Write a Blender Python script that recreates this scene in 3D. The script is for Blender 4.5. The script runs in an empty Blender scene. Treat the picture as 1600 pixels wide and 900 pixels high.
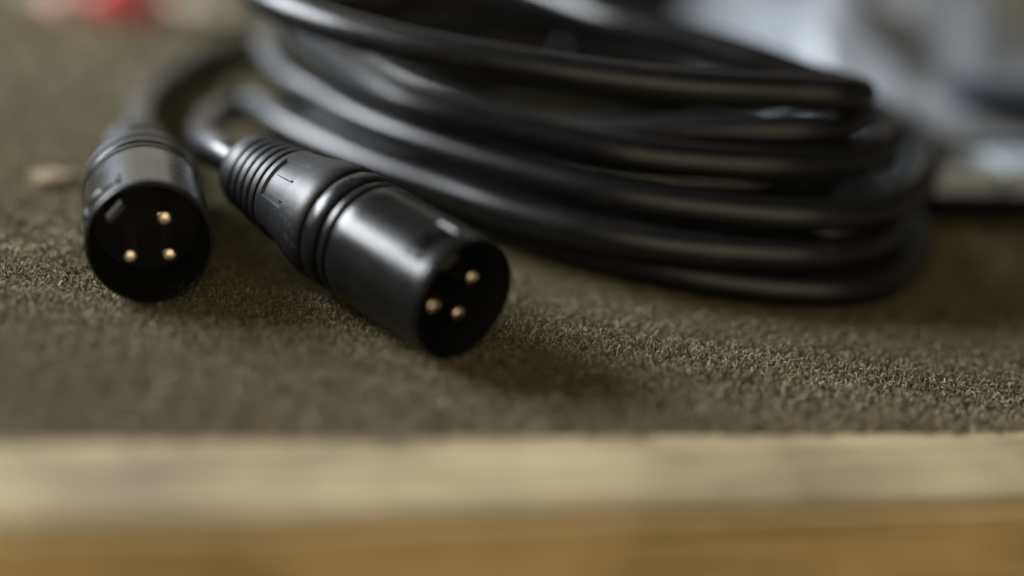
import bpy, math, random
import numpy as np
from mathutils import Vector, Matrix

# ------------------------------------------------------------------ camera, world, lamps, exposure
MM = 0.001
sc = bpy.context.scene
COL = sc.collection

PITCH, ROLL, CAM_H = math.radians(21.0), math.radians(6.8), 111.3
cam_d = bpy.data.cameras.new("camera")
cam = bpy.data.objects.new("camera", cam_d)
COL.objects.link(cam)
F = Vector((0, math.cos(PITCH), -math.sin(PITCH)))
R0 = Vector((1, 0, 0)); U0 = Vector((0, math.sin(PITCH), math.cos(PITCH)))
RC = R0 * math.cos(ROLL) + U0 * math.sin(ROLL)
UC = -R0 * math.sin(ROLL) + U0 * math.cos(ROLL)
m = Matrix((RC, UC, -F)).transposed().to_4x4()
m.translation = Vector((0, 0, CAM_H * MM))
cam.matrix_world = m
cam_d.sensor_width = 36.0
cam_d.lens = 67.5
cam_d.clip_start = 0.01
cam_d.clip_end = 50.0
cam_d.dof.use_dof = True
cam_d.dof.focus_distance = 0.294
cam_d.dof.aperture_fstop = 2.9
cam_d.dof.aperture_blades = 0
sc.camera = cam

world = bpy.data.worlds.new("World")
sc.world = world
world.use_nodes = True
bg = world.node_tree.nodes["Background"]
bg.inputs["Color"].default_value = (1.0, 0.86, 0.66, 1)
bg.inputs["Strength"].default_value = 0.05

def area(name, loc, target, sx, sy, power, color):
    d = bpy.data.lights.new(name, 'AREA')
    d.shape = 'RECTANGLE'; d.size = sx; d.size_y = sy
    d.energy = power; d.color = color
    o = bpy.data.objects.new(name, d); COL.objects.link(o)
    o.location = loc
    o.rotation_euler = (Vector(target) - Vector(loc)).to_track_quat('-Z', 'Y').to_euler()
    return o

# the window on the left and the warm room lamp above and behind the camera
area("window_light", (-0.72, 0.45, 0.43), (0.0, 0.31, 0), 0.50, 0.30, 14.5, (0.92, 0.96, 1.0))
area("window_sky_light", (-1.35, 1.45, 0.60), (0, 0.31, 0), 1.5, 1.0, 7.5, (0.62, 0.80, 1.0))
area("back_room_light", (-0.75, 2.2, 0.62), (0, 0.31, 0), 2.6, 1.0, 6.5, (1.0, 0.93, 0.80))
area("room_lamp", (0.40, -1.05, 0.50), (0, 0.28, 0), 1.7, 1.5, 7.4, (1.0, 0.84, 0.62))

vs = sc.view_settings
vs.view_transform = 'Standard'; vs.look = 'None'; vs.exposure = 0.0; vs.gamma = 1.0
vs.use_curve_mapping = False
sc.render.engine = 'CYCLES'
sc.cycles.use_denoising = True

random.seed(4)
rng = np.random.default_rng(11)

# ------------------------------------------------------------------ helpers
def mat(name, base, rough=0.5, metal=0.0, spec=0.5, **kw):
    mt = bpy.data.materials.new(name); mt.use_nodes = True
    b = mt.node_tree.nodes["Principled BSDF"]
    b.inputs["Base Color"].default_value = (*base, 1)
    b.inputs["Roughness"].default_value = rough
    b.inputs["Metallic"].default_value = metal
    b.inputs["Specular IOR Level"].default_value = spec
    for k, v in kw.items():
        b.inputs[k].default_value = v
    return mt

def N(mt, kind, **props):
    n = mt.node_tree.nodes.new(kind)
    for k, v in props.items():
        setattr(n, k, v)
    return n

def L(mt, a, b):
    mt.node_tree.links.new(a, b)

def ramp(mt, stops):
    r = N(mt, "ShaderNodeValToRGB")
    e = r.color_ramp.elements
    while len(e) < len(stops):
        e.new(0.5)
    for el, (p, c) in zip(e, stops):
        el.position = p; el.color = (*c, 1)
    return r

def obj_coords(mt, scale):
    tc = N(mt, "ShaderNodeTexCoord"); mp = N(mt, "ShaderNodeMapping")
    mp.inputs["Scale"].default_value = scale
    L(mt, tc.outputs["Object"], mp.inputs["Vector"])
    return mp.outputs["Vector"]

def noise(mt, vec, scale, detail=4, rough=0.5):
    n = N(mt, "ShaderNodeTexNoise")
    n.inputs["Scale"].default_value = scale
    n.inputs["Detail"].default_value = detail
    n.inputs["Roughness"].default_value = rough
    L(mt, vec, n.inputs["Vector"])
    return n

def bump(mt, height, strength, dist):
    bp = N(mt, "ShaderNodeBump")
    bp.inputs["Strength"].default_value = strength
    bp.inputs["Distance"].default_value = dist
    L(mt, height, bp.inputs["Height"])
    L(mt, bp.outputs["Normal"], mt.node_tree.nodes["Principled BSDF"].inputs["Normal"])

def mesh_obj(name, verts, faces, material, parent=None, smooth=True, auto=None):
    """verts in mm, in the parent's frame"""
    me = bpy.data.meshes.new(name)
    me.from_pydata([(v[0] * MM, v[1] * MM, v[2] * MM) for v in verts], [], faces)
    me.validate()
    me.update()
    if smooth:
        me.shade_smooth()
        if auto is not None:
            me.set_sharp_from_angle(angle=math.radians(auto))
    o = bpy.data.objects.new(name, me)
    me.materials.append(material)
    COL.objects.link(o)
    if parent is not None:
        o.parent = parent
    return o

def tag(o, label=None, cat=None, group=None, kind=None):
    if label: o["label"] = label
    if cat: o["category"] = cat
    if group: o["group"] = group
    if kind: o["kind"] = kind
    return o

def empty(name, loc):
    o = bpy.data.objects.new(name, None); COL.objects.link(o)
    o.location = [c * MM for c in loc]
    o.empty_display_size = 0.01
    return o

def box(cx, cy, cz, sx, sy, sz):
    v = [(cx + dx * sx / 2, cy + dy * sy / 2, cz + dz * sz / 2) for dx in (-1, 1) for dy in (-1, 1) for dz in (-1, 1)]
    f = [(0, 1, 3, 2), (4, 6, 7, 5), (0, 4, 5, 1), (2, 3, 7, 6), (0, 2, 6, 4), (1, 5, 7, 3)]
    return v, f

def bevel(o, w, seg=2):
    b = o.modifiers.new("bevel", 'BEVEL'); b.width = w * MM; b.segments = seg
    b.limit_method = 'ANGLE'
    return o

# ------------------------------------------------------------------ materials
def make_carpet_base():
    mt = mat("carpet_backing", (0.06, 0.052, 0.032), 0.95, spec=0.1)
    v = obj_coords(mt, (1, 1, 1))
    n = noise(mt, v, 900, 5, 0.65)
    r = ramp(mt, [(0.3, (0.06, 0.054, 0.034)), (0.5, (0.16, 0.142, 0.09)), (0.7, (0.26, 0.235, 0.155))])
    L(mt, n.outputs["Fac"], r.inputs["Fac"])
    L(mt, r.outputs["Color"], mt.node_tree.nodes["Principled BSDF"].inputs["Base Color"])
    bump(mt, n.outputs["Fac"], 0.9, 0.0015)
    return mt

def make_fibre():
    mt = mat("carpet_fibre", (0.2, 0.18, 0.12), 0.75, spec=0.15)
    a = N(mt, "ShaderNodeAttribute", attribute_name="tint")
    b = mt.node_tree.nodes["Principled BSDF"]
    L(mt, a.outputs["Color"], b.inputs["Base Color"])
    b.inputs["Sheen Weight"].default_value = 0.5
    b.inputs["Sheen Roughness"].default_value = 0.4
    b.inputs["Sheen Tint"].default_value = (0.9, 0.85, 0.72, 1)
    return mt

def make_rubber(name, base, rough, s=1.0, sp=0.5):
    mt = mat(name, base, rough, spec=sp)
    v = obj_coords(mt, (1, 1, 1))
    n = noise(mt, v, 2600, 3, 0.6)
    n2 = noise(mt, v, 160, 4, 0.6)
    mr = N(mt, "ShaderNodeMapRange")
    mr.inputs["To Min"].default_value = rough - 0.07; mr.inputs["To Max"].default_value = rough + 0.10
    L(mt, n2.outputs["Fac"], mr.inputs["Value"])
    L(mt, mr.outputs["Result"], mt.node_tree.nodes["Principled BSDF"].inputs["Roughness"])
    bump(mt, n.outputs["Fac"], 0.08 * s, 0.0002)
    # a little dust: sparse pale specks gathered in patches
    d1 = noise(mt, v, 1500, 2, 0.5); d2 = noise(mt, v, 90, 3, 0.6)
    mul = N(mt, "ShaderNodeMath", operation='MULTIPLY')
    L(mt, d1.outputs["Fac"], mul.inputs[0]); L(mt, d2.outputs["Fac"], mul.inputs[1])
    dr = ramp(mt, [(0.33, base), (0.46, tuple(c + 0.035 for c in base))])
    L(mt, mul.outputs[0], dr.inputs["Fac"])
    L(mt, dr.outputs["Color"], mt.node_tree.nodes["Principled BSDF"].inputs["Base Color"])
    return mt

def make_wood(name, stops, rough):
    mt = mat(name, (0.5, 0.4, 0.25), rough, spec=0.3)
    v0_ = obj_coords(mt, (1, 1, 1))
    mr_ = N(mt, "ShaderNodeMapping"); mr_.inputs["Rotation"].default_value = (0, 0, -math.radians(16.8))
    L(mt, v0_, mr_.inputs["Vector"])
    ms_ = N(mt, "ShaderNodeMapping"); ms_.inputs["Scale"].default_value = (5, 70, 70)
    L(mt, mr_.outputs["Vector"], ms_.inputs["Vector"])
    v = ms_.outputs["Vector"]
    w = noise(mt, v, 5, 6, 0.62)
    v2 = obj_coords(mt, (1, 1, 1))
    n2 = noise(mt, v2, 34, 4, 0.55)
    mx = N(mt, "ShaderNodeMix", data_type='FLOAT')
    mx.inputs[0].default_value = 0.55
    L(mt, w.outputs["Fac"], mx.inputs[2]); L(mt, n2.outputs["Fac"], mx.inputs[3])
    r = ramp(mt, stops)
    L(mt, mx.outputs[0], r.inputs["Fac"])
    L(mt, r.outputs["Color"], mt.node_tree.nodes["Principled BSDF"].inputs["Base Color"])
    bump(mt, w.outputs["Fac"], 0.35, 0.0006)
    return mt

M_CARPET = make_carpet_base()
M_FIBRE = make_fibre()
M_JACKET = make_rubber("cable_jacket_rubber", (0.008, 0.008, 0.0085), 0.29, 1.0, 0.58)
M_SHELL = make_rubber("black_satin_metal", (0.009, 0.009, 0.009), 0.25, 0.6, 0.36)
M_BOOT = make_rubber("black_plastic", (0.010, 0.010, 0.0105), 0.40, 0.8, 0.5)
M_INSERT = mat("black_insert_plastic", (0.004, 0.004, 0.004), 0.6, spec=0.2)
M_KEY = mat("key_plastic", (0.05, 0.045, 0.035), 0.5)
M_GOLD = mat("gold_contact", (1.0, 0.84, 0.62), 0.22, metal=1.0)
M_WOODTOP = make_wood("bare_wood", [(0.34, (0.20, 0.16, 0.11)), (0.44, (0.35, 0.28, 0.165)), (0.53, (0.48, 0.385, 0.225)), (0.64, (0.60, 0.49, 0.305))], 0.6)
M_WOODFRONT = make_wood("stained_wood", [(0.36, (0.27, 0.21, 0.06)), (0.44, (0.60, 0.41, 0.17)), (0.55, (0.80, 0.56, 0.26)), (0.68, (0.85, 0.66, 0.36))], 0.5)
nt = M_WOODFRONT.node_tree
_r = [n for n in nt.nodes if n.bl_idname == "ShaderNodeValToRGB"][0]
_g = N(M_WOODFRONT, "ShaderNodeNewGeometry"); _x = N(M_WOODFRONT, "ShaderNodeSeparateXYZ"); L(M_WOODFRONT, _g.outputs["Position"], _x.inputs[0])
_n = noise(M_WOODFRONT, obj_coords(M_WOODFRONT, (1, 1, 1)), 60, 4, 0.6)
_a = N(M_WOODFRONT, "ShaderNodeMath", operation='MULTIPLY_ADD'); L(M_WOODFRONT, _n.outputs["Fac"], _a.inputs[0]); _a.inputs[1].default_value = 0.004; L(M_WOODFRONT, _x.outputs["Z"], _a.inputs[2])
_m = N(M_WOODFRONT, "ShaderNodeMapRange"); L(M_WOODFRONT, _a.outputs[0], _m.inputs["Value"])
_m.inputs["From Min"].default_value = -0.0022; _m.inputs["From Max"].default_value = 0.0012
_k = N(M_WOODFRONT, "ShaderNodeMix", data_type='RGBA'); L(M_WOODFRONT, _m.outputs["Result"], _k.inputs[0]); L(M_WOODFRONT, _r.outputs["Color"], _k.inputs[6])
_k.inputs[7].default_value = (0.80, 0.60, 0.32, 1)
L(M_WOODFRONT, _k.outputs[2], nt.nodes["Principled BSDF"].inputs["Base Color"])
M_NAVY = make_rubber("navy_cloth", (0.02, 0.028, 0.045), 0.7)
M_CHIP = make_wood("pale_chip", [(0.3, (0.24, 0.19, 0.11)), (0.7, (0.34, 0.27, 0.17))], 0.6)
M_BLACK = make_rubber("black_bag_cloth", (0.014, 0.013, 0.012), 0.7)
M_CASE = make_rubber("black_case_plastic", (0.004, 0.004, 0.004), 0.6, 1.0, 0.12)
M_PANEL = mat("grey_panel", (0.50, 0.56, 0.60), 0.35)
M_SILVER = mat("silver_grey_film", (0.27, 0.29, 0.315), 0.3, spec=0.8)
M_RED = mat("red_plastic", (0.72, 0.05, 0.07), 0.45)
M_PINK = mat("pink_plastic", (0.72, 0.36, 0.30), 0.5)
M_CREAM = mat("cream_paper", (0.42, 0.36, 0.25), 0.8)

# ------------------------------------------------------------------ the surface: carpet and its wooden edge
WA = math.radians(16.8)                      # the board runs away to the right
ex = np.array([math.cos(WA), math.sin(WA)]); ey = np.array([-math.sin(WA), math.cos(WA)])
W0 = np.array([2.3, 235.5])                  # a point on the line where carpet meets wood

def on_edge(u, v):
    p = W0 + ex * u + ey * v
    return p

cv = [on_edge(-700, 0), on_edge(700, 0), on_edge(700, 1300), on_edge(-700, 1300)]
nx, ny = 60, 60
verts = []; faces = []
for j in range(ny + 1):
    for i in range(nx + 1):
        p = on_edge(-700 + 1400 * i / nx, 1300 * j / ny)
        verts.append((p[0], p[1], -1.2))
for j in range(ny):
    for i in range(nx):
        a = j * (nx + 1) + i
        faces.append((a, a + 1, a + nx + 2, a + nx + 1))
tag(mesh_obj("carpet", verts, faces, M_CARPET), "short olive grey needle felt carpet", "carpet", kind="structure")

def fibres(px, py, length, width, zbase, zrise):
    """curled ribbons of pile: arches that leave the carpet and turn back into it"""
    n = len(px); K = 5
    ang = rng.uniform(0, 2 * np.pi, n)
    dx, dy = np.cos(ang), np.sin(ang)
    ln = length * rng.uniform(0.6, 1.4, n)
    rise = zrise * rng.uniform(0.25, 1.0, n) ** 1.2
    lump = np.sin(px * 1.9 + 2 * np.sin(py * 0.7)) * np.sin(py * 2.3 + 1.5 * np.sin(px * 0.9)) + 0.6 * np.sin(px * 0.21 + py * 0.13) * np.sin(py * 0.17 - px * 0.07)
    rise = rise * np.clip(1 + 0.22 * lump, 0.3, 1.7)
    bend = rng.normal(0, 0.35, n)
    wd = width * rng.uniform(0.7, 1.4, n)
    tw = rng.uniform(-1, 1, n)
    t = np.linspace(0, 1, K)
    V = np.zeros((n, K, 2, 3))
    for k, tt in enumerate(t):
        along = (tt - 0.5) * ln
        side = bend * ln * (1 - (2 * tt - 1) ** 2)
        x = px + dx * along - dy * side
        y = py + dy * along + dx * side
        z = zbase + rise * np.sin(np.pi * (0.08 + 0.80 * tt)) ** 0.8
        wv = wd * (1 - 0.5 * tt)
        tilt = tw + (tt - 0.5)
        ox = -dy * wv * np.cos(tilt) * 0.5; oy = dx * wv * np.cos(tilt) * 0.5; oz = wv * np.sin(tilt) * 0.5
        V[:, k, 0] = np.stack([x + ox, y + oy, z + oz], -1)
        V[:, k, 1] = np.stack([x - ox, y - oy, z - oz], -1)
    base = (np.arange(n) * K * 2)[:, None]
    quads = np.concatenate([base + np.array([2 * k, 2 * k + 1, 2 * k + 3, 2 * k + 2]) for k in range(K - 1)], 1).reshape(-1, 4)
    return V.reshape(-1, 3), quads, n, K * 2

def frustum_keep(px, py, margin):
    d = np.stack([px, py, np.full_like(px, -CAM_H)], -1)
    z = d @ np.array(F); x = d @ np.array(RC) / z * 3000; y = d @ np.array(UC) / z * 3000
    return (np.abs(x) < 800 + margin) & (np.abs(y) < 450 + margin)

palette = np.array([(0.20, 0.180, 0.112), (0.155, 0.140, 0.085), (0.25, 0.232, 0.155), (0.30, 0.272, 0.185),
                    (0.105, 0.094, 0.058), (0.20, 0.203, 0.165), (0.27, 0.225, 0.115), (0.44, 0.43, 0.34), (0.05, 0.049, 0.04)])
prob = np.array([.23, .18, .14, .09, .14, .09, .06, .03, .04])

def pile(specs):
    VV, QQ, CC, off = [], [], [], 0
    for (v0, v1, dens, ln, wd, rise, margin) in specs:
        U = 330
        n = int(2 * U * (v1 - v0) * dens)
        u = rng.uniform(-U, U, n); v = rng.uniform(v0, v1, n)
        # uneven rim along the wood
        P = W0 + u[:, None] * ex + v[:, None] * ey
        inside = frustum_keep(P[:, 0], P[:, 1], abs(margin))
        keep = (inside if margin > 0 else ~inside) & (v > 0.8 * np.sin(u * 0.31) * np.sin(u * 0.083) + 0.5 * np.sin(u * 0.9 + 1) + rng.uniform(-0.8, 0.3, n))
        P = P[keep]
        a, q, k, per = fibres(P[:, 0], P[:, 1], ln, wd, -1.25, rise)
        c = palette[rng.choice(len(palette), k, p=prob)] * rng.uniform(0.72, 0.96, (k, 1)) * np.array([1.32, 1.25, 1.08])
        VV.append(a); QQ.append(q + off); off += len(a)
        CC.append(np.repeat(c, per, 0))
    V = np.concatenate(VV) * MM; Q = np.concatenate(QQ); C = np.concatenate(CC)
    me = bpy.data.meshes.new("carpet_pile")
    me.vertices.add(len(V)); me.vertices.foreach_set("co", V.astype(np.float32).ravel())
    me.loops.add(len(Q) * 4); me.loops.foreach_set("vertex_index", Q.astype(np.int32).ravel())
    me.polygons.add(len(Q))
    me.polygons.foreach_set("loop_start", np.arange(0, len(Q) * 4, 4, dtype=np.int32))
    me.polygons.foreach_set("loop_total", np.full(len(Q), 4, dtype=np.int32))
    me.update(calc_edges=True)
    at = me.attributes.new("tint", 'FLOAT_COLOR', 'POINT')
    at.data.foreach_set("color", np.concatenate([C, np.ones((len(C), 1))], 1).astype(np.float32).ravel())
    me.shade_smooth()
    me.materials.append(M_FIBRE)
    o = bpy.data.objects.new("carpet_pile", me); COL.objects.link(o)
    tag(o, "curled olive and grey pile of the carpet", "carpet pile", kind="stuff")
    return len(Q)

NQ = pile([(-1.6, 18, 7.0, 1.15, 0.22, 1.4, 120), (18, 66, 13.0, 0.95, 0.17, 1.4, 120), (66, 150, 3.0, 1.8, 0.34, 1.5, 150), (150, 330, 0.8, 3.4, 0.6, 1.7, 150), (0, 150, 0.02, 2.6, 0.11, 1.9, 100),
            (-1.2, 330, 0.45, 2.8, 0.6, 1.4, -110)])

# wooden edging: bare top board and darker stained face below it
def board(name, v0, v1, z0, z1, material, wob, parent=None):
    nu = 140
    vs_, fs_ = [], []
    hgt = min(1.0, (z1 - z0) / 4.0)
    prof = [(v0 + 1.2 * hgt, z0), (v0, z0 + 1.2 * hgt), (v0, z1 - 2.2 * hgt), (v0 + 0.7, z1 - 0.7 * hgt), (v0 + 2.4, z1), (v1, z1), (v1, z0)]
    for i in range(nu + 1):
        u = -420 + 840 * i / nu
        w = wob * (math.sin(u * 0.021) + 0.5 * math.sin(u * 0.083 + 1) + 0.3 * math.sin(u * 0.21))
        for k, (v, z) in enumerate(prof):
            p = on_edge(u, v + (w if v < v0 + 3 else 0))
            vs_.append((p[0], p[1], z))
    n = len(prof)
    for i in range(nu):
        for k in range(n):
            a = i * n + k; b = i * n + (k + 1) % n
            fs_.append((a, b, b + n, a + n))
    fs_.append(tuple(range(n))); fs_.append(tuple(nu * n + k for k in range(n))[::-1])
    o = mesh_obj(name, vs_, fs_, material, parent, True, 40)
    return o
edging = board("wooden_edging", -19.6, -0.05, -1.95, -0.6, M_WOODTOP, 0.5)
tag(edging, "pale bare wooden board along the front of the carpet", "wooden edging", kind="structure")
riser = board("wooden_riser", -21.8, -0.1, -70.0, -2.0, M_WOODFRONT, 0.4)
tag(riser, "orange brown stained board face under the pale edge", "wooden board", kind="structure")

# ------------------------------------------------------------------ plugs
def lathe(profile, seg, rfun=None):
    """profile: list of (s, r) along -axis; returns verts in plug frame: x = axis (face at 0, back negative)"""
    v, f = [], []
    for i, (s, r) in enumerate(profile):
        for k in range(seg):
            t = 2 * math.pi * k / seg
            rr = r if rfun is None else rfun(s, t, r)
            v.append((-s, rr * math.sin(t), rr * math.cos(t)))
    for i in range(len(profile) - 1):
        for k in range(seg):
            a = i * seg + k; b = i * seg + (k + 1) % seg
            f.append((a, a + seg, b + seg, b))
    return v, f

RO = 9.5
def shell_mesh():
    seg = 144
    # outer wall front to back, then (inside) back to front
    outer = [(0.0, 9.12), (0.06, 9.28), (0.22, 9.42), (0.5, RO), (1.5, RO), (2.7, RO), (3.2, RO), (3.9, RO), (4.5, RO), (6.5, RO), (12.0, RO), (18.0, RO),
             (20.2, RO), (20.45, RO - .06), (20.55, RO - .75), (21.2, RO - .75), (21.3, RO - .06), (21.55, RO), (22.2, RO),
             (22.45, RO - .06), (22.55, RO - .85), (23.3, RO - .85), (23.4, RO - .05), (23.65, RO + .1), (26.1, RO + .12), (26.3, RO), (26.4, RO - .9), (27.6, RO - 1.0)]
    inner = [(0.0, 9.06), (0.06, 9.0), (0.22, 8.95), (0.5, 8.9), (1.5, 8.8), (2.7, 8.35), (3.2, 8.35), (3.9, 8.35), (4.5, 8.35), (6.5, 8.35), (13.2, 8.35)]
    v, f = lathe(outer, seg)
    v2, f2 = lathe(inner, seg)
    off = len(v)
    rows = {6, 7}                                   # slot rows: s 3.2 .. 4.5
    half = 17.0
    def in_slot(k):
        t = 360.0 * (k + 0.5) / seg
        t = (t + 180) % 360 - 180
        return abs(t) < half
    F_ = []
    for i in range(len(outer) - 1):
        for k in range(seg):
            if i in rows and in_slot(k): continue
            F_.append(f[i * seg + k])
    for i in range(len(inner) - 1):
        for k in range(seg):
            if i in rows and in_slot(k): continue
            q = f2[i * seg + k]
            F_.append(tuple(x + off for x in q[::-1]))
    for k in range(seg):                            # rim
        a, b = k, (k + 1) % seg
        F_.append((a, b, b + off, a + off))
    ks = [k for k in range(seg) if in_slot(k)]
    for k in ks:                                    # slot walls
        for i in (min(rows), max(rows) + 1):
            a, b = i * seg + k, i * seg + (k + 1) % seg
            q = (a, b, b + off, a + off)
            F_.append(q if i == max(rows) + 1 else q[::-1])
    order = sorted(ks, key=lambda k: (k + seg // 2) % seg)
    for kk, flip in ((order[0], False), ((order[-1] + 1) % seg, True)):
        for i in rows:
            a, b = i * seg + kk, (i + 1) * seg + kk
            q = (a, b, b + off, a + off)
            F_.append(q[::-1] if flip else q)
    return v + v2, F_

def arc_block(s0, s1, t0, t1, r0, r1, n=10, taper=0.25, tw=0.9):
    """raised pad on the shell: from axial s0..s1, angle t0..t1 (deg), rising r0..r1 with sloped sides"""
    v, f = [], []
    for i in range(n + 1):
        u = i / n
        t = math.radians(t0 + (t1 - t0) * u)
        tt = math.radians((t0 + t1) / 2 + ((t0 + (t1 - t0) * u) - (t0 + t1) / 2) * tw)
        for (s, r, ang) in ((s0, r0, t), (s0 + taper, r1, tt), (s1 - taper, r1, tt), (s1, r0, t)):
            v.append((-s, r * math.sin(ang), r * math.cos(ang)))
    for i in range(n):
        for k in range(3):
            a = i * 4 + k
            f.append((a, a + 1, a + 5, a + 4))
    f.append((0, 1, 2, 3)[::-1]); f.append(tuple(n * 4 + k for k in range(4)))
    return v, f

def merge(parts):
    V, F_ = [], []
    for v, f in parts:
        o = len(V); V += v; F_ += [tuple(i + o for i in q) for q in f]
    return V, F_

def boot_mesh():
    seg = 120
    prof = [(27.3, 8.2), (27.35, 9.2), (27.6, 9.5), (28.1, 9.62), (29.0, 9.62), (30.2, 9.5), (31.5, 9.25), (33.0, 8.95), (33.4, 8.88), (33.7, 8.8), (35.0, 8.52), (36.5, 8.2), (38.0, 7.96), (39.2, 7.76), (39.5, 7.71), (39.8, 7.66),
            (40.6, 7.55)]
    s = 40.6; r = 7.55
    for k in range(5):                                # strain relief ribs
        prof += [(s + .12, r - .02), (s + .25, r - .75), (s + .75, r - .82), (s + .88, r - .18), (s + 1.2, r - .12), (s + 1.75, r - .24)]
        s += 1.9; r -= 0.24
    prof += [(s + .4, r), (s + 1.5, r - .3), (s + 2.4, r - .7), (s + 2.9, r - 1.3), (s + 3.1, r - 2.2), (s + 3.1, 2.6)]
    def rf(s, t, r):
        # four shallow grip facets pressed into the boot
        if 33.5 < s < 39.6:
            a = ((math.degrees(t) - 20) % 90) - 45
            if abs(a) < 26:
                return r - 0.45
        return r
    return lathe(prof, seg, rf)

def ring_mesh(s0, s1, r):
    return lathe([(s0, r - 1.4), (s0, r), (s1, r), (s1, r - 1.4)], 96)

def insert_mesh():
    return lathe([(13.0, 0.001), (13.0, 8.3), (20, 8.3)], 64)

def pin_mesh():
    prof = [(1.9, 0.02), (1.95, 0.5), (2.06, 0.85), (2.25, 1.07), (2.55, 1.18), (3.2, 1.2), (13.5, 1.2)]
    return lathe(prof, 28)

def key_mesh():
    # polarising key that stands up inside the shell
    v, f = box(-5.3, 0, 0, 7.6, 3.4, 1.3)
    v = [(x, y, z + 6.6 - (0.6 if x > -2 and z > 0 else 0)) for (x, y, z) in v]
    return v, f

SHELL = shell_mesh(); BOOT = boot_mesh()

def frame(face, yaw, tilt, roll):
    """local x = facing direction, local z turned by roll about it"""
    ax = Vector((math.sin(yaw) * math.cos(tilt), -math.cos(yaw) * math.cos(tilt), math.sin(tilt)))
    up = Vector((0, 0, 1)); side = up.cross(ax).normalized(); upp = ax.cross(side).normalized()
    z = upp * math.cos(roll) + side * math.sin(roll)
    y = z.cross(ax)
    mt = Matrix((ax, y, z)).transposed().to_4x4()
    mt.translation = Vector(face) * MM
    return mt, ax

def xform(vf, mtx, origin):
    v, f = vf
    out = []
    o = Vector(origin)
    for p in v:
        q = mtx @ (Vector(p) * MM)
        out.append(tuple(q / MM - o))
    return out, f

def make_plug(thing, origin, face, yaw, tilt, roll):
    mtx, ax = frame(face, yaw, tilt, roll)
    T = lambda vf: xform(vf, mtx, origin)
    shell = mesh_obj("plug_shell", *T(SHELL), M_SHELL, thing, True, 32)
    # raised U-shaped mark beside the latch slot
    e = RO - 0.05; t_ = RO + 0.43
    mesh_obj("raised_mark", *T(merge([arc_block(2.7, 7.0, 18.5, 25.5, e, t_, 4, 0.6, 0.4), arc_block(2.7, 7.0, -25.5, -18.5, e, t_, 4, 0.6, 0.4)])), M_SHELL, shell, True, 25)
    mesh_obj("raised_bar", *T(arc_block(5.1, 6.9, -15, 4, e, t_, 10, 0.65, 0.8)), M_SHELL, shell, True, 25)
    mesh_obj("locking_ring", *T(ring_mesh(26.35, 27.3, RO - 0.75)), M_BOOT, shell, True, 30)
    ins = mesh_obj("plug_insert", *T(insert_mesh()), M_INSERT, thing, True, 40)
    for (y, z) in ((3.9, 0.3), (-3.9, 0.3), (0.0, -4.0)):
        v, f = pin_mesh()
        mesh_obj("contact_pin", *T(([(a, b + y, c + z) for a, b, c in v], f)), M_GOLD, ins, True, 60)
    bevel(mesh_obj("key_tab", *T(key_mesh()), M_KEY, ins, False), 0.2)
    boot = mesh_obj("cable_boot", *T(BOOT), M_BOOT, thing, True, 28)
    # small moulded dashes on the boot
    ln = [arc_block(34.0, 38.6, a0, a0 + 2.2, 7.9, 8.72, 2, 0.1, 0.8) for a0 in (-71.5, -46.0, -21.5, 21.0)]
    ln = [([(x, y * (1 - 0.026 * (-x - 34)), z * (1 - 0.026 * (-x - 34))) for x, y, z in v_], f_) for v_, f_ in ln]   # follow the taper
    mesh_obj("moulded_rib", *T(merge(ln)), M_BOOT, boot, True, 25)
    back = Vector(face) - ax * 53.0
    return back, ax

# ------------------------------------------------------------------ cables
def spline(pts, step=1.0):
    """centripetal Catmull-Rom through pts (mm), resampled evenly"""
    P = [np.array(p, float) for p in pts]
    P = [2 * P[0] - P[1]] + P + [2 * P[-1] - P[-2]]
    out = []
    for i in range(1, len(P) - 2):
        p0, p1, p2, p3 = P[i - 1:i + 3]
        t0 = 0; t1 = t0 + np.linalg.norm(p1 - p0) ** .5; t2 = t1 + np.linalg.norm(p2 - p1) ** .5; t3 = t2 + np.linalg.norm(p3 - p2) ** .5
        for t in np.linspace(t1, t2, max(6, int(np.linalg.norm(p2 - p1) / step * 2)), endpoint=False):
            a1 = (t1 - t) / (t1 - t0) * p0 + (t - t0) / (t1 - t0) * p1
            a2 = (t2 - t) / (t2 - t1) * p1 + (t - t1) / (t2 - t1) * p2
            a3 = (t3 - t) / (t3 - t2) * p2 + (t - t2) / (t3 - t2) * p3
            b1 = (t2 - t) / (t2 - t0) * a1 + (t - t0) / (t2 - t0) * a2
            b2 = (t3 - t) / (t3 - t1) * a2 + (t - t1) / (t3 - t1) * a3
            out.append((t2 - t) / (t2 - t1) * b1 + (t - t1) / (t2 - t1) * b2)
    out.append(P[-2])
    A = np.array(out)
    d = np.r_[0, np.cumsum(np.linalg.norm(np.diff(A, axis=0), axis=1))]
    n = int(d[-1] / step)
    q = np.linspace(0, d[-1], n)
    A = np.stack([np.interp(q, d, A[:, k]) for k in range(3)], -1)
    for _ in range(10):                              # even out small kinks
        A[1:-1] = 0.5 * A[1:-1] + 0.25 * (A[:-2] + A[2:])
    return A

def tube(A, r, seg=24):
    n = len(A)
    T = np.gradient(A, axis=0); T /= np.linalg.norm(T, axis=1)[:, None]
    nrm = np.cross(T[0], (0, 0, 1.0)); nrm /= np.linalg.norm(nrm)
    v, f = [], []
    for i in range(n):
        nrm = nrm - T[i] * (nrm @ T[i]); nrm /= np.linalg.norm(nrm)
        b = np.cross(T[i], nrm)
        for k in range(seg):
            t = 2 * math.pi * k / seg
            v.append(tuple(A[i] + r * (math.cos(t) * nrm + math.sin(t) * b)))
    for i in range(n - 1):
        for k in range(seg):
            a = i * seg + k; c = i * seg + (k + 1) % seg
            f.append((a, c, c + seg, a + seg))
    f.append(tuple(range(seg))[::-1]); f.append(tuple((n - 1) * seg + k for k in range(seg)))
    return v, f

CR = 2.98

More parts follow.
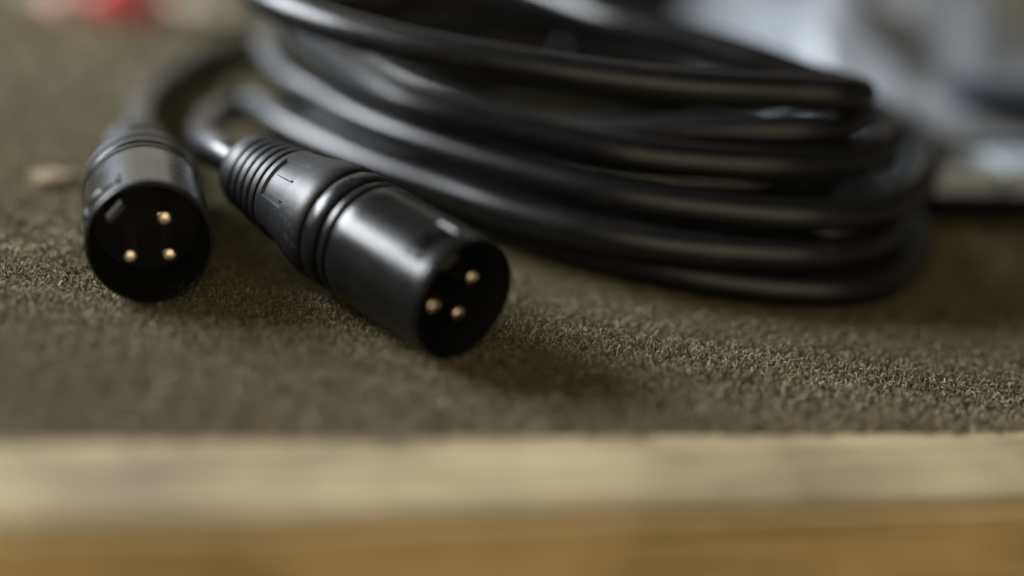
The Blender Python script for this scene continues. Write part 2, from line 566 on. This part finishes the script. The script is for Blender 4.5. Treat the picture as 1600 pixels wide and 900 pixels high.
# front plug and the lower turns of the coil
origB = (0, 310, 0)
front = empty("microphone_cable", origB)
tag(front, "black cable with the nearest plug, its turns lowest in the coil", "cable", "coiled microphone cables")
backB, axB = make_plug(front, origB, (-6.6, 257.9, 9.6), math.radians(46.4), math.radians(-4.3), math.radians(-25))
pathB = [tuple(backB + axB * 4), tuple(backB), tuple(backB - axB * 6),
         (-52.6, 304.5, 13), (-55.0, 313, 11), (-57.4, 325, 8.8), (-58.8, 337, 7.2), (-57.6, 346.5, 6.8), (-54.5, 350.5, 7.2), (-51.5, 348, 8), (-49, 342.5, 8.8),
         (-46.3, 337.4, 9), (-38.8, 328.5, 9), (-29.8, 320.5, 9), (-21.1, 314.3, 9), (-12.8, 309.0, 9), (-0.5, 301, 9), (11.9, 296, 9), (23.6, 294.2, 9),
         (35.5, 295.0, 9), (47.5, 297.9, 9), (57.3, 304.2, 9), (63, 314, 9), (66, 330, 9), (63, 352, 8.8), (50, 374, 8.5), (25, 388, 7), (-5, 394, 5), (-32, 388, 4),
         (-48, 370, 3.3), (-48, 350, 3.2), (-38, 336, 3.1), (-22, 323, 3.1), (-5, 311, 3.1), (10, 303, 3.1), (25, 297.8, 3.1), (39.5, 296, 3.1), (50, 297.6, 3.1),
         (59, 302, 3.1), (66, 312, 3.1), (70.7, 326, 3.1), (72.0, 342, 3.1), (67, 362, 3.1), (50, 384, 3.1), (20, 400, 3.1), (-12, 402, 3.2), (-36, 392, 3.6), (-43, 374, 4.5), (-40, 352, 5.6),
         (-27, 340, 5), (-12, 327, 5), (5, 317, 5), (22, 312, 5), (36, 313, 5), (46, 318, 5.2), (52, 326, 5.5), (54, 338, 6.5), (50, 354, 8), (36, 370, 9.5), (10, 382, 10.5), (-18, 382, 11),  # inner turns from here on are added to block light between the strands
         (-35, 370, 11.2), (-38, 357, 11.2), (-31, 345, 11.2), (-18, 332, 11.2), (-4, 322, 11.2), (10, 316, 11.2), (25, 313, 11.2), (38, 315, 11.2), (48, 321, 11.5), (54, 333, 12), (52, 348, 13.5), (42, 365, 15), (18, 377, 16.5), (-10, 378, 17),
         (-30, 366, 17.4), (-33, 353, 17.4), (-24, 340, 17.4), (-10, 328, 17.4), (6, 320, 17.4), (22, 317, 17.4), (36, 319, 17.4), (46, 326, 17.8), (49, 336, 18.2), (43, 352, 19), (28, 366, 19.4), (4, 372, 19.4)]
AB = spline(pathB)
v, f = tube(AB, CR)
mesh_obj("cable_jacket", [(a - origB[0], b - origB[1], c - origB[2]) for a, b, c in v], f, M_JACKET, front)

# left plug and the upper turns
origA = (-55, 310, 0)
left = empty("microphone_cable", origA)
tag(left, "black cable with the left plug facing the viewer, its turns uppermost in the coil", "cable", "coiled microphone cables")
backA, axA = make_plug(left, origA, (-54.0, 265.1, 9.8), math.radians(14.5), math.radians(3.2), math.radians(-52))
pathA = [tuple(backA + axA * 4), tuple(backA), tuple(backA - axA * 5),
         (-71.8, 338, 5.5), (-74.6, 352, 4.4), (-75.2, 368, 3.5), (-73.3, 386, 3.2), (-68.6, 403, 3.2), (-60.5, 418, 3.2), (-45, 432, 3.2), (-15, 436, 3.5), (20, 430, 5), (50, 412, 8),
         (68, 385, 12), (74.5, 358, 14.6), (72.8, 339.2, 15), (67, 320, 15), (59.6, 307.5, 15), (47, 300, 15), (34.8, 297.8, 15), (16.9, 298.4, 15), (2, 303.7, 15), (-13.6, 312.3, 15),
         (-21.9, 318, 15), (-30.9, 326, 15), (-38.1, 335.2, 15), (-46.1, 346.1, 15), (-51.0, 358, 15), (-54, 374, 15), (-50, 391, 15), (-34, 404, 15.2), (-5, 408, 15.6), (30, 398, 16.5),
         (56, 372, 18.5), (65, 345, 20.5), (63, 327.5, 21), (56.9, 317, 21), (46.7, 308.6, 21), (34.3, 304.2, 21), (16.1, 302.8, 21), (-1.9, 308.8, 21), (-14.7, 313.5, 21), (-22.5, 318.6, 21), (-29.3, 326.1, 21),
         (-36.7, 337.1, 21), (-42, 346, 21), (-46, 362, 21), (-42, 380, 21.2), (-25, 392, 21.5), (0, 390, 22.5), (28, 374, 24.5), (50, 350, 25.2), (58, 332, 25.4), (53, 319, 25.4), (43, 313.5, 25.0), (30, 313.5, 23.4), (16, 315.5, 20.5), (2, 321, 17.5), (-10, 333, 14.5),
         (-16, 348, 12), (-28, 364, 14), (-36, 380, 19), (-32, 390, 26), (-18, 380, 31.5), (-5, 362, 33.4), (11.6, 344, 33.3), (28.5, 335, 33.0), (39, 329.5, 32.2), (47, 327.0, 30.9), (53.6, 322.0, 31.0), (54.6, 316.2, 31.9), (51, 311.4, 32.8), (43, 309.0, 33), (26.5, 304.2, 33), (8.8, 303.6, 33),
         (-4.3, 305.1, 33), (-18.8, 308.2, 33), (-26.8, 311.6, 33), (-34.9, 316.2, 33), (-46.4, 326.5, 33), (-53, 340, 32), (-54, 356, 29), (-50, 370, 25.5), (-40, 382, 22.5), (-25, 388, 27.8), (-8, 384, 28.8)]
AA = spline(pathA)
v, f = tube(AA, CR)
mesh_obj("cable_jacket", [(a - origA[0], b - origA[1], c - origA[2]) for a, b, c in v], f, M_JACKET, left)

# ------------------------------------------------------------------ things behind, out of focus
# pale fleck on the carpet
random.seed(9)
vv = []; n = 14
for z, k in ((0.1, 1.0), (0.9, 0.9), (1.3, 0.55)):
    for i in range(n):
        t = 2 * math.pi * i / n
        r = 1 + 0.22 * math.sin(3 * t + 1) + 0.12 * math.sin(5 * t)
        vv.append((4.0 * k * r * math.cos(t), 3.0 * k * r * math.sin(t), z))
ff = [tuple(range(n))[::-1], tuple(range(2 * n, 3 * n))]
for j in range(2):
    for i in range(n):
        ff.append((j * n + i, j * n + (i + 1) % n, (j + 1) * n + (i + 1) % n, (j + 1) * n + i))
ch = mesh_obj("wood_chip", vv, ff, M_CHIP, None, True, 40)
ch.location = (-81.5 * MM, 316 * MM, 0); ch.rotation_euler = (0, 0, 0.4)
tag(ch, "small pale wood chip on the carpet left of the plugs", "wood chip")

# flat case on the right: black foot, grey edge panels, with crumpled silver film over it
CASE_A = math.radians(20)
case = empty("equipment_case", (76, 347, 0))
case.rotation_euler = (0, 0, CASE_A)
tag(case, "black case with grey edge panels behind the coil at right", "case")
b_ = mesh_obj("case_base", *box(70, 60, 3.4, 140, 118, 6.8), M_CASE, case, False); bevel(b_, 1.0)
for i, (x0, x1) in enumerate(((0.3, 15.0), (16.4, 44), (45.4, 74), (75.4, 104), (105.4, 139.5))):
    p_ = mesh_obj("edge_panel", *box((x0 + x1) / 2, 6.0, 9.6, x1 - x0, 12, 5.2), M_PANEL, case, False); bevel(p_, 0.8, 3)

def film():
    nx_, ny_ = 90, 80
    v, f = [], []
    for j in range(ny_ + 1):
        for i in range(nx_ + 1):
            x = -9 + 76 * i / nx_; y = 13 + 115 * j / ny_
            z = 3.0 * math.sin(x * 0.055 + y * 0.062 + 0.4) + 2.4 * math.sin(x * 0.09 - y * 0.05 + 1.1) + 0.14 * (y - 13)
            z += 0.9 * math.sin(x * 0.17 + y * 0.13) + 0.4 * math.sin(x * 0.33 - y * 0.21)
            z += 17 * math.exp(-((x - 12) / 11) ** 2 - ((y - 68) / 17) ** 2)
            side = min(1, (x + 9) / 12.0); side = side * side * (3 - 2 * side)
            fall = min(1, (67 - x) / 10.0); fall = fall * fall * (3 - 2 * fall)
            edge = side * fall * min(1, (y - 13) / 14 + 0.1)
            z = 0.8 + 12.2 * side + max(0.0, z) * edge
            v.append((x, y, z))
    for j in range(ny_):
        for i in range(nx_):
            a = j * (nx_ + 1) + i
            f.append((a, a + 1, a + nx_ + 2, a + nx_ + 1))
    return v, f
fl = mesh_obj("plastic_film", *film(), M_SILVER)
fl.location = (76 * MM, 347 * MM, 0); fl.rotation_euler = (0, 0, CASE_A)
sl = fl.modifiers.new("thickness", 'SOLIDIFY'); sl.thickness = 0.3 * MM
tag(fl, "crumpled silver grey plastic film lying over the case at right", "plastic film")

# folded dark cloth on the case
v, f = [], []
nn, kk = 30, 18
for i in range(nn + 1):
    u = i / nn
    e = min(1.0, u / 0.12, (1 - u) / 0.12) ** 0.5 if 0 < u < 1 else 0.05
    for k in range(kk):
        t = 2 * math.pi * k / kk
        rr = (1 + 0.15 * math.sin(3 * t + 5 * u) + 0.08 * math.sin(14 * u + t)) * e
        v.append(((u - 0.5) * 62, 9 * rr * math.cos(t) + 2.5 * math.sin(4 * u), 4.2 + 4.2 * rr * math.sin(t)))
for i in range(nn):
    for k in range(kk):
        a = i * kk + k; b = i * kk + (k + 1) % kk
        f.append((a, b, b + kk, a + kk))
f.append(tuple(range(kk))[::-1]); f.append(tuple(nn * kk + k for k in range(kk)))
nv_ = mesh_obj("folded_cloth", v, f, M_NAVY)
nv_.location = (111 * MM, 387 * MM, 12.6 * MM); nv_.rotation_euler = (0, 0, math.radians(14))
tag(nv_, "dark navy folded cloth on the case at the right edge", "cloth")

# black bag behind the coil
def bag():
    nu, nv = 48, 26
    v, f = [], []
    for j in range(nv + 1):
        for i in range(nu):
            t = 2 * math.pi * i / nu
            h = j / nv
            c, s_ = math.cos(t), math.sin(t)
            pw = 0.45
            rx = 62 * (abs(c) ** pw) * (1 if c > 0 else -1)
            ry = 40 * (abs(s_) ** pw) * (1 if s_ > 0 else -1)
            k = 1 - 0.10 * h ** 3 - (0.5 * ((h - 0.88) / 0.12) ** 2 if h > 0.88 else 0)
            wv = 1 + 0.03 * math.sin(9 * t + 3 * h) + 0.02 * math.sin(5 * h * 3 + t * 2)
            v.append((rx * k * wv, ry * k * wv, 95 * h))
    for j in range(nv):
        for i in range(nu):
            a = j * nu + i; b = j * nu + (i + 1) % nu
            f.append((a, b, b + nu, a + nu))
    f.append(tuple(range(nu))[::-1]); f.append(tuple(nv * nu + i for i in range(nu)))
    return v, f
bg_o = mesh_obj("black_bag", *bag(), M_BLACK)
bg_o.location = (18 * MM, 492 * MM, 0); bg_o.rotation_euler = (0, 0, math.radians(8))
tag(bg_o, "dark soft bag standing behind the coil at the top edge", "bag")

# red clip and cream scrap at the far left
def wedge(L0, W, H, bulge):
    v, f = [], []
    n = 12
    for i in range(n + 1):
        u = i / n
        w = W * (0.55 + 0.45 * math.sin(math.pi * u)); h = H * (0.4 + 0.6 * math.sin(math.pi * min(1, u * 1.2) * 0.9 + 0.1)) * bulge
        for (y, z) in ((-w, 0), (-w, h * .6), (-w * .6, h), (w * .6, h), (w, h * .6), (w, 0)):
            v.append(((u - .5) * L0, y, z))
    for i in range(n):
        for k in range(6):
            a = i * 6 + k; b = i * 6 + (k + 1) % 6
            f.append((a, b, b + 6, a + 6))
    f.append(tuple(range(6))[::-1]); f.append(tuple(n * 6 + k for k in range(6)))
    return v, f
rc = empty("red_clip", (-97, 438, 0)); rc.rotation_euler = (0, 0, math.radians(12))
tag(rc, "small blurred red and pink clip at the back left of the carpet", "clip")
mesh_obj("clip_body", *wedge(17, 5, 8, 1.0), M_RED, rc, True, 40)
v, f = wedge(12, 4, 5, 1.0)
mesh_obj("clip_tab", [(x - 13, y, z) for x, y, z in v], f, M_PINK, rc, True, 40)

def scrap(sx, sy, ph):
    v, f = [], []
    for j in range(9):
        for i in range(13):
            x = (i / 12 - .5) * sx; y = (j / 8 - .5) * sy
            v.append((x + math.sin(y * .5 + ph), y + .8 * math.sin(x * .4), 1.2 + 1.3 * math.sin(x * .25 + ph) ** 2 + 1.0 * math.sin(y * .3 + x * .1) ** 2))
    for j in range(8):
        for i in range(12):
            a = j * 13 + i
            f.append((a, a + 1, a + 14, a + 13))
    return v, f
for (x, y, sx, sy, ph, lab) in ((-112.5, 440, 15, 16, .3, "cream paper scrap at the top left corner, left of the red clip"),
                                (-82, 447, 16, 18, 1.4, "cream paper scrap between the red clip and the coil")):
    s_ = mesh_obj("paper_scrap", *scrap(sx, sy, ph), M_CREAM)
    s_.location = (x * MM, y * MM, 0)
    md = s_.modifiers.new("thickness", 'SOLIDIFY'); md.thickness = 0.25 * MM
    tag(s_, lab, "paper scrap")
print("pile quads", NQ, "faces in all", sum(len(o.data.polygons) for o in sc.objects if o.type == "MESH"))
